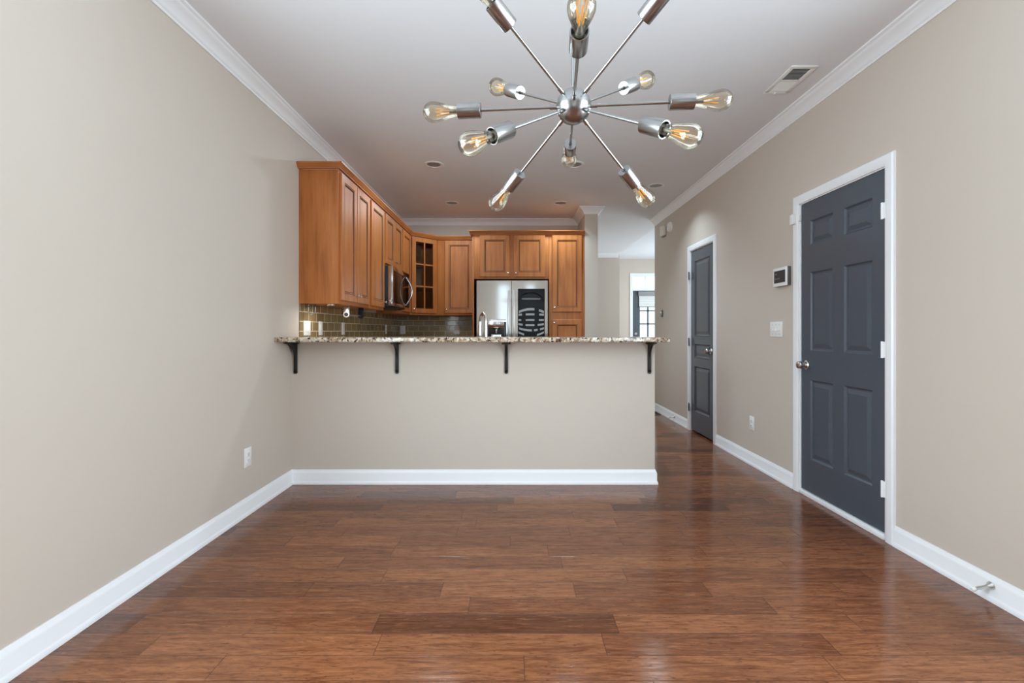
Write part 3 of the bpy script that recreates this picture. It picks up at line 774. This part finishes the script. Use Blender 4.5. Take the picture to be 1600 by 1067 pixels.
# ------------------------------------------------------------------ plates, outlets, switches
def wall_fn(side, a0, z0):
    if side == 'L': return lambda u, v, d: (XL+d, a0-u, z0+v)      # seen facing the left wall, u runs towards the viewer
    if side == 'R': return lambda u, v, d: (XR-d, a0+u, z0+v)
    if side == 'T': return lambda u, v, d: (XL+0.008+d, a0-u, z0+v)
    if side == 'B': return lambda u, v, d: (a0+u, YB-0.008-d, z0+v)
def fbox(mb, fn, u0, u1, v0, v1, d0, d1, bev=0.0):
    a_, b_ = Vector(fn(u0, v0, d0)), Vector(fn(u1, v1, d1))
    lo = [min(p, q) for p, q in zip(a_, b_)]; hi = [max(p, q) for p, q in zip(a_, b_)]
    return mb.box(lo, hi, bev)
def outlet(side, a0, z0, label, name='wall_outlet', cat='outlet', group=None, gangs=1, kind='duplex'):
    fn = wall_fn(side, a0, z0); w = 0.075+(gangs-1)*0.046
    base = Vector(fn(w/2, 0, 0))
    r = thing(name, base, label, cat, group)
    fbox(MB(), fn, 0, w, 0, 0.118, 0.0005, 0.006, 0.002).build('cover_plate', M['white_plastic'], r)
    for g in range(gangs):
        uc = 0.0375+g*0.046
        if kind == 'duplex':
            for vc in (0.039, 0.079):
                ro = fbox(MB(), fn, uc-0.016, uc+0.016, vc-0.014, vc+0.014, 0.0062, 0.008, 0.0008).build('receptacle', M['white_plastic'], r)
                sl = MB()
                for du in (-0.006, 0.006): fbox(sl, fn, uc+du-0.001, uc+du+0.001, vc-0.001, vc+0.007, 0.0081, 0.0084)
                fbox(sl, fn, uc-0.002, uc+0.002, vc-0.009, vc-0.005, 0.0081, 0.0084)
                sl.build('slot', M['dark_slot'], ro, False)
        elif kind == 'toggle':
            p_ = MB(); a_ = [fn(uc-0.004, 0.052, 0.0061), fn(uc-0.004, 0.068, 0.0061), fn(uc-0.004, 0.049, 0.020), fn(uc-0.004, 0.045, 0.016)]
            e_ = Vector(fn(uc+0.004, 0, 0))-Vector(fn(uc-0.004, 0, 0))
            p_.prism(a_, (0, 0, 0), e_).build('toggle', M['white_plastic'], r, False)
            for vv_ in (0.022, 0.096):
                MB().lathe(fn(uc, vv_, 0.0060), Vector(fn(0, 0, 1))-Vector(fn(0, 0, 0)), [(0, 0.003), (0.001, 0.0028)], 10).build('screw', M['steel_gray'], r)
        elif kind == 'rocker':
            fbox(MB(), fn, uc-0.016, uc+0.016, 0.028, 0.090, 0.0062, 0.010, 0.002).build('rocker', M['white_plastic'], r)
    return r
outlet('L', 2.941, 0.298, 'white outlet low on the left wall in front of the bar')
outlet('R', 3.930, 0.298, 'white outlet low on the right wall between the two slate doors')
outlet('R', 3.515, 1.098, 'white three-toggle switch plate beside the six-panel door', 'light_switch', 'switch', None, 3, 'toggle')
GT = 'white plates on the tile backsplash'
outlet('T', 3.775, 1.108, 'white double plate on the left tile closest to the dining room', 'backsplash_outlet', 'outlet', GT, 2, 'rocker')
outlet('T', 4.012, 1.108, 'white plate second along the left tile under the two-door cabinet', 'backsplash_outlet', 'outlet', GT, 1, 'rocker')
outlet('T', 4.535, 1.108, 'white plate on the left tile under the tall single-door cabinet', 'backsplash_outlet', 'outlet', GT, 1, 'duplex')
outlet('T', 6.040, 1.108, 'white plate deepest along the left tile beyond the microwave', 'backsplash_outlet', 'outlet', GT, 1, 'duplex')
outlet('B', -1.640, 1.100, 'white plate on the back tile in the kitchen corner', 'backsplash_outlet', 'outlet', GT, 1, 'rocker')
outlet('B', -0.862, 1.095, 'white outlet on the back tile near the fridge', 'backsplash_outlet', 'outlet', GT, 1, 'duplex')

# alarm keypad
KP = thing('alarm_keypad', (XR, 3.50, 1.482), 'white touch keypad with dark screen beside the six-panel door', 'keypad')
MB().box((XR-0.026, 3.409, 1.482), (XR-0.0005, 3.592, 1.622), 0.004).build('back_box', M['gunmetal'], KP)
MB().box((XR-0.032, 3.409, 1.482), (XR-0.0262, 3.592, 1.622), 0.003).build('face', M['white_plastic'], KP)
ks = MB().box((XR-0.0335, 3.430, 1.508), (XR-0.0322, 3.575, 1.600)).build('screen', M['screen'], KP, False)
for yy, zz, s in ((3.548, 1.575, 0.008), (3.552, 1.54, 0.006), (3.530, 1.54, 0.006), (3.508, 1.54, 0.006)):
    MB().lathe((XR-0.0336, yy, zz), (-1, 0, 0), [(0, s), (0.0004, s)], 14).build('screen_icon', M['steel_gray'], ks)

# door contact sensors
def contact(x_, y_, z_, label, front=False):
    if not front:
        r = thing('door_sensor', (x_, y_, z_), label, 'sensor')
        MB().box((XR-0.042, y_, z_-0.036), (XR-0.0182, y_+0.040, z_+0.036), 0.004).build('transmitter', M['white_plastic'], r)
        MB().box((XR-0.016, y_-0.034, z_-0.022), (XR+0.003, y_-0.018, z_+0.022), 0.003).build('magnet', M['white_plastic'], r)
    else:
        r = thing('door_sensor', (x_, y_, z_), label, 'sensor')
        MB().box((x_, y_-0.025, z_-0.04), (x_+0.03, y_-0.0185, z_+0.04), 0.003).build('transmitter', M['white_plastic'], r)
contact(XR, 3.322, 1.945, 'white contact sensor at the upper corner of the six-panel door')
contact(2.690, YF, 1.985, 'tiny white contact sensor at the top of the front door frame', True)

# smoke alarms and chime on the right wall
CHM = thing('door_chime', (XR, 6.28, 2.42), 'boxy cream chime under the end of the right crown moulding', 'chime')
MB().box((XR-0.050, 6.215, 2.425), (XR-0.0005, 6.345, 2.565), 0.014, 4).build('cover', M['cream_plastic'], CHM)
MB().box((XR-0.030, 6.222, 2.418), (XR-0.004, 6.338, 2.4245)).build('bottom_grille', M['steel_gray'], CHM)
SD = thing('smoke_detector', (XR, 6.04, 2.43), 'round white smoke detector high on the right wall beside the chime', 'smoke detector')
MB().lathe((XR-0.0005, 6.035, 2.495), (-1, 0, 0), [(0, 0.070), (0.012, 0.070), (0.014, 0.064), (0.026, 0.062), (0.036, 0.052), (0.042, 0.030), (0.043, 0)], 32).build('body', M['white_plastic'], SD)
MB().lathe((XR-0.0422, 6.035, 2.495), (-1, 0, 0), [(0, 0.012), (0.002, 0.011), (0.002, 0)], 16).build('test_button', M['cream_plastic'], SD)
TS = thing('wall_thermostat', (XR, 6.38, 1.338), 'small dark oval wall control on the right wall beyond the pantry door', 'thermostat')
o_ = MB().box((XR-0.022, 6.345, 1.338), (XR-0.0005, 6.405, 1.430), 0.010, 3).build('housing', M['gunmetal'], TS)
MB().lathe((XR-0.0222, 6.372, 1.398), (-1, 0, 0), [(0, 0.016), (0.004, 0.015), (0.005, 0)], 18).build('dial', M['chrome'], TS)

# door stops
def doorstop(y_, z_, dy, label):
    r = thing('door_stop', (XR-0.013, y_, z_), label, 'door stop')
    a_ = Vector((XR-0.0132, y_, z_)); d_ = Vector((-1, dy, -0.18)).normalized()
    MB().lathe(a_, d_, [(0, 0.017), (0.004, 0.016), (0.014, 0.009), (0.020, 0.007), (0.070, 0.0065)], 16).build('rod', M['nickel'], r)
    MB().lathe(a_+d_*0.0702, d_, [(0, 0.009), (0.010, 0.0095), (0.014, 0.007), (0.014, 0)], 14).build('rubber_tip', M['white_plastic'], r)
doorstop(1.966, 0.067, 0.0, 'nickel door stop on the right baseboard near the viewer')
doorstop(5.860, 0.066, 0.0, 'nickel door stop on the baseboard beyond the pantry door')
# floor register
FR = thing('floor_register', (1.93, 6.42, 0), 'dark metal floor register at the far end of the right wall', 'register')
MB().box((1.86, 6.34, 0.0005), (2.000, 6.56, 0.008), 0.002).build('frame', M['gunmetal'], FR)
gr = MB()
for k in range(9): gr.box((1.872, 6.352+k*0.022, 0.0082), (1.988, 6.362+k*0.022, 0.011))
gr.build('louvre', M['black'], FR, False)

# ceiling register
VX0, VX1, VY0, VY1 = 1.668, 1.828, 2.795, 3.125
CV = thing('ceiling_vent', (1.75, 2.96, CH), 'white louvred ceiling vent near the right crown moulding', 'vent')
fv = MB()
b_ = 0.026
fv.box((VX0, VY0, CH-0.008), (VX1, VY0+b_, CH-0.0003), 0.002).box((VX0, VY1-b_-0.01, CH-0.008), (VX1, VY1, CH-0.0003), 0.002)
fv.box((VX0, VY0+b_, CH-0.008), (VX0+b_, VY1-b_, CH-0.0003), 0.002).box((VX1-b_, VY0+b_, CH-0.008), (VX1, VY1-b_, CH-0.0003), 0.002)
fv.box((VX0+b_, (VY0+VY1)/2-0.008, CH-0.008), (VX1-b_, (VY0+VY1)/2+0.008, CH-0.0003))
fv.build('frame', M['white_plastic'], CV)
MB().box((VX0+b_, VY0+b_, CH-0.0012), (VX1-b_, VY1-b_, CH-0.0004)).build('duct_opening', M['dark_slot'], CV, False)
lv = MB(); ym = (VY0+VY1)/2
for k in range(9):
    yy = VY0+b_+0.006+k*0.0135
    if yy < ym-0.014: lv.prism([(VX0+b_, yy-0.004, CH-0.0075), (VX0+b_, yy-0.0028, CH-0.0075), (VX0+b_, yy+0.0025, CH-0.0020), (VX0+b_, yy+0.001, CH-0.0020)], (0, 0, 0), (VX1-VX0-2*b_, 0, 0))
for k in range(12):
    yy = ym+0.012+k*0.0105
    if yy < VY1-b_-0.012: lv.prism([(VX0+b_, yy+0.002, CH-0.0075), (VX0+b_, yy+0.0035, CH-0.0075), (VX0+b_, yy-0.006, CH-0.0015), (VX0+b_, yy-0.0075, CH-0.0015)], (0, 0, 0), (VX1-VX0-2*b_, 0, 0))
lv.build('louvre', M['white_plastic'], CV, False)
MB().box((1.735, 3.098, CH-0.016), (1.742, 3.116, CH-0.0082), 0.001).build('damper_lever', M['white_plastic'], CV)

# recessed ceiling lights
def can(x_, y_, label):
    r = thing('recessed_light', (x_, y_, CH), label, 'ceiling light', 'recessed kitchen lights')
    MB().lathe((x_, y_, CH-0.0003), (0, 0, -1), [(0, 0.094), (0.003, 0.094), (0.006, 0.088), (0.006, 0.070), (0.0005, 0.068), (0.0005, 0.0)], 40, cap=False).build('trim_ring', M['white_plastic'], r)
    MB().lathe((x_, y_, CH-0.0012), (0, 0, -1), [(0, 0.066), (0.001, 0.064), (0.004, 0.035), (0.005, 0.0)], 32).build('lens', M['baffle'], r)
can(-0.775, 4.46, 'recessed ceiling light closest to the chandelier on the cabinet side')
can(-0.783, 5.80, 'recessed ceiling light in front of the glass corner cabinet')
can(0.575, 5.80, 'recessed ceiling light in front of the fridge and pantry')
can(0.575, 4.46, 'recessed ceiling light directly behind the lowest chandelier bulb')
can(1.555, 5.11, 'recessed ceiling light above the passage by the pantry door')

# under-cabinet things
PT = thing('paper_towel_holder', (-1.43, 4.15, 1.29), 'steel and black paper towel holder hung under the two-door cabinet', 'paper towel holder')
def bracket_pt(yy, material, nm):
    mb = MB().box((-1.455, yy-0.006, 1.275), (-1.405, yy+0.006, UZ0-0.0005), 0.004)
    mb.lathe((-1.43, yy-0.008, 1.285), (0, 1, 0), [(0, 0.026), (0.016, 0.026)], 24)
    mb.build(nm, material, PT)
bracket_pt(3.955, M['nickel'], 'end_bracket'); bracket_pt(4.325, M['black'], 'end_bracket')
MB().cyl((-1.43, 3.964, 1.285), (-1.43, 4.316, 1.285), 0.006, 12).build('rod', M['nickel'], PT)
MB().lathe((-1.43, 3.9465, 1.285), (0, -1, 0), [(0, 0.017), (0.004, 0.015), (0.004, 0)], 18).build('end_cap', M['black'], PT)
HK = thing('cabinet_hook', (-1.60, 3.66, 1.30), 'small clear plastic hook under the first wall cabinet', 'hook')
MB().box((-1.632, 3.655, 1.335), (-1.575, 3.70, UZ0-0.0005), 0.004).build('mount', M['cab_glass'], HK)
hk_ = [(-1.63, 3.675, 1.335)]+[(-1.603-0.027*math.cos(a), 3.675, 1.305-0.027*math.sin(a)) for a in [math.pi*k/10 for k in range(11)]]+[(-1.576, 3.675, 1.335)]
MB().tube(hk_, 0.005, 10).build('loop', M['chrome'], HK)
PK = thing('puck_light', (-1.47, 3.72, UZ0), 'round chrome puck light under the first wall cabinet', 'puck light')
MB().lathe((-1.47, 3.72, UZ0-0.0003), (0, 0, -1), [(0, 0.036), (0.010, 0.034), (0.014, 0.026), (0.012, 0.0)], 28).build('housing', M['chrome'], PK)

pl_ = area('puck_lamp', (-1.47, 3.72, 1.340), (0, 0, 0), 0.045, 0.045, 1.1, (1.0, 0.96, 0.9)); pl_.data.shape = 'DISK'

# ------------------------------------------------------------------ sputnik chandelier
HC = Vector((0.180, 1.420, 1.831))
CHD = thing('chandelier', (HC.x, HC.y, CH), 'brushed nickel starburst chandelier with twelve amber filament bulbs', 'chandelier')
MB().lathe((HC.x, HC.y, CH-0.0003), (0, 0, -1), [(0, 0.065), (0.018, 0.063), (0.026, 0.052), (0.030, 0.012), (0.034, 0.0)], 32).build('canopy', M['brushed'], CHD)
MB().cyl((HC.x, HC.y, HC.z+0.05), (HC.x, HC.y, CH-0.03), 0.0065, 14).build('stem', M['brushed'], CHD)
hub = MB(); R_ = 0.0535
hub.lathe(HC-Vector((0, 0, R_)), (0, 0, 1), [(R_-R_*math.cos(math.pi*k/24), R_*math.sin(math.pi*k/24) if 0 < k < 24 else 0) for k in range(25)], 40)
hub.build('hub', M['brushed'], CHD)
EL = math.radians(29.2); YAW = math.radians(-5.0)
dirs = []
for az in (0, 90, 180, 270): dirs.append((math.radians(az)+YAW, 0.0))
for az in (45, 135, 225, 315):
    dirs.append((math.radians(az)+YAW, EL)); dirs.append((math.radians(az)+YAW, -EL))
aA, bA, cA = 0.286, 0.358, 0.469
for (az, el) in dirs:
    # 45 deg members: horizontal part cos(el), azimuth as seen in the photograph
    d_ = Vector((math.cos(az)*math.cos(el), math.sin(az)*math.cos(el), math.sin(el)))
    ar = MB().cyl(HC+d_*0.045, HC+d_*(aA+0.004), 0.0046, 12)
    ar.cyl(HC+d_*0.048, HC+d_*0.072, 0.0066, 12)
    aro = ar.build('arm', M['brushed'], CHD)
    MB().lathe(HC+d_*aA, d_, [(0, 0.006), (0, 0.0215), (0.002, 0.0228), (bA-aA, 0.0228), (bA-aA, 0.0200), (bA-aA-0.030, 0.0195), (bA-aA-0.032, 0.004)], 28, cap=False).build('socket', M['brushed'], aro)
    Lb = cA-bA+0.014; s0 = bA-0.014
    bp = [(0, 0.0125), (0.012, 0.0135), (0.030, 0.0170), (0.055, 0.0235), (0.075, 0.0288), (0.090, 0.0312), (0.100, 0.0305), (0.110, 0.0262), (0.118, 0.0190), (0.1225, 0.0105), (0.125, 0.0)]
    bp = [(h*Lb/0.125, r) for h, r in bp]
    bu = MB().lathe(HC+d_*s0, d_, bp, 28, cap=False).build('bulb', M['bulb_glass'], CHD)
    u_ = d_.orthogonal().normalized(); w_ = d_.cross(u_)
    fi = MB()
    for k in range(4):
        q = u_*math.cos(k*math.pi/2+0.4)+w_*math.sin(k*math.pi/2+0.4)
        fi.cyl(HC+d_*(s0+0.040)+q*0.006, HC+d_*(s0+0.083)+q*0.010, 0.0016, 8)
    fi.build('filament', M['filament'], bu)
    MB().lathe(HC+d_*(s0-0.012), d_, [(0, 0.0125), (0.018, 0.0125), (0.022, 0.007), (0.046, 0.0045), (0.052, 0.006), (0.054, 0)], 16).build('bulb_base', M['steel_gray'], bu)
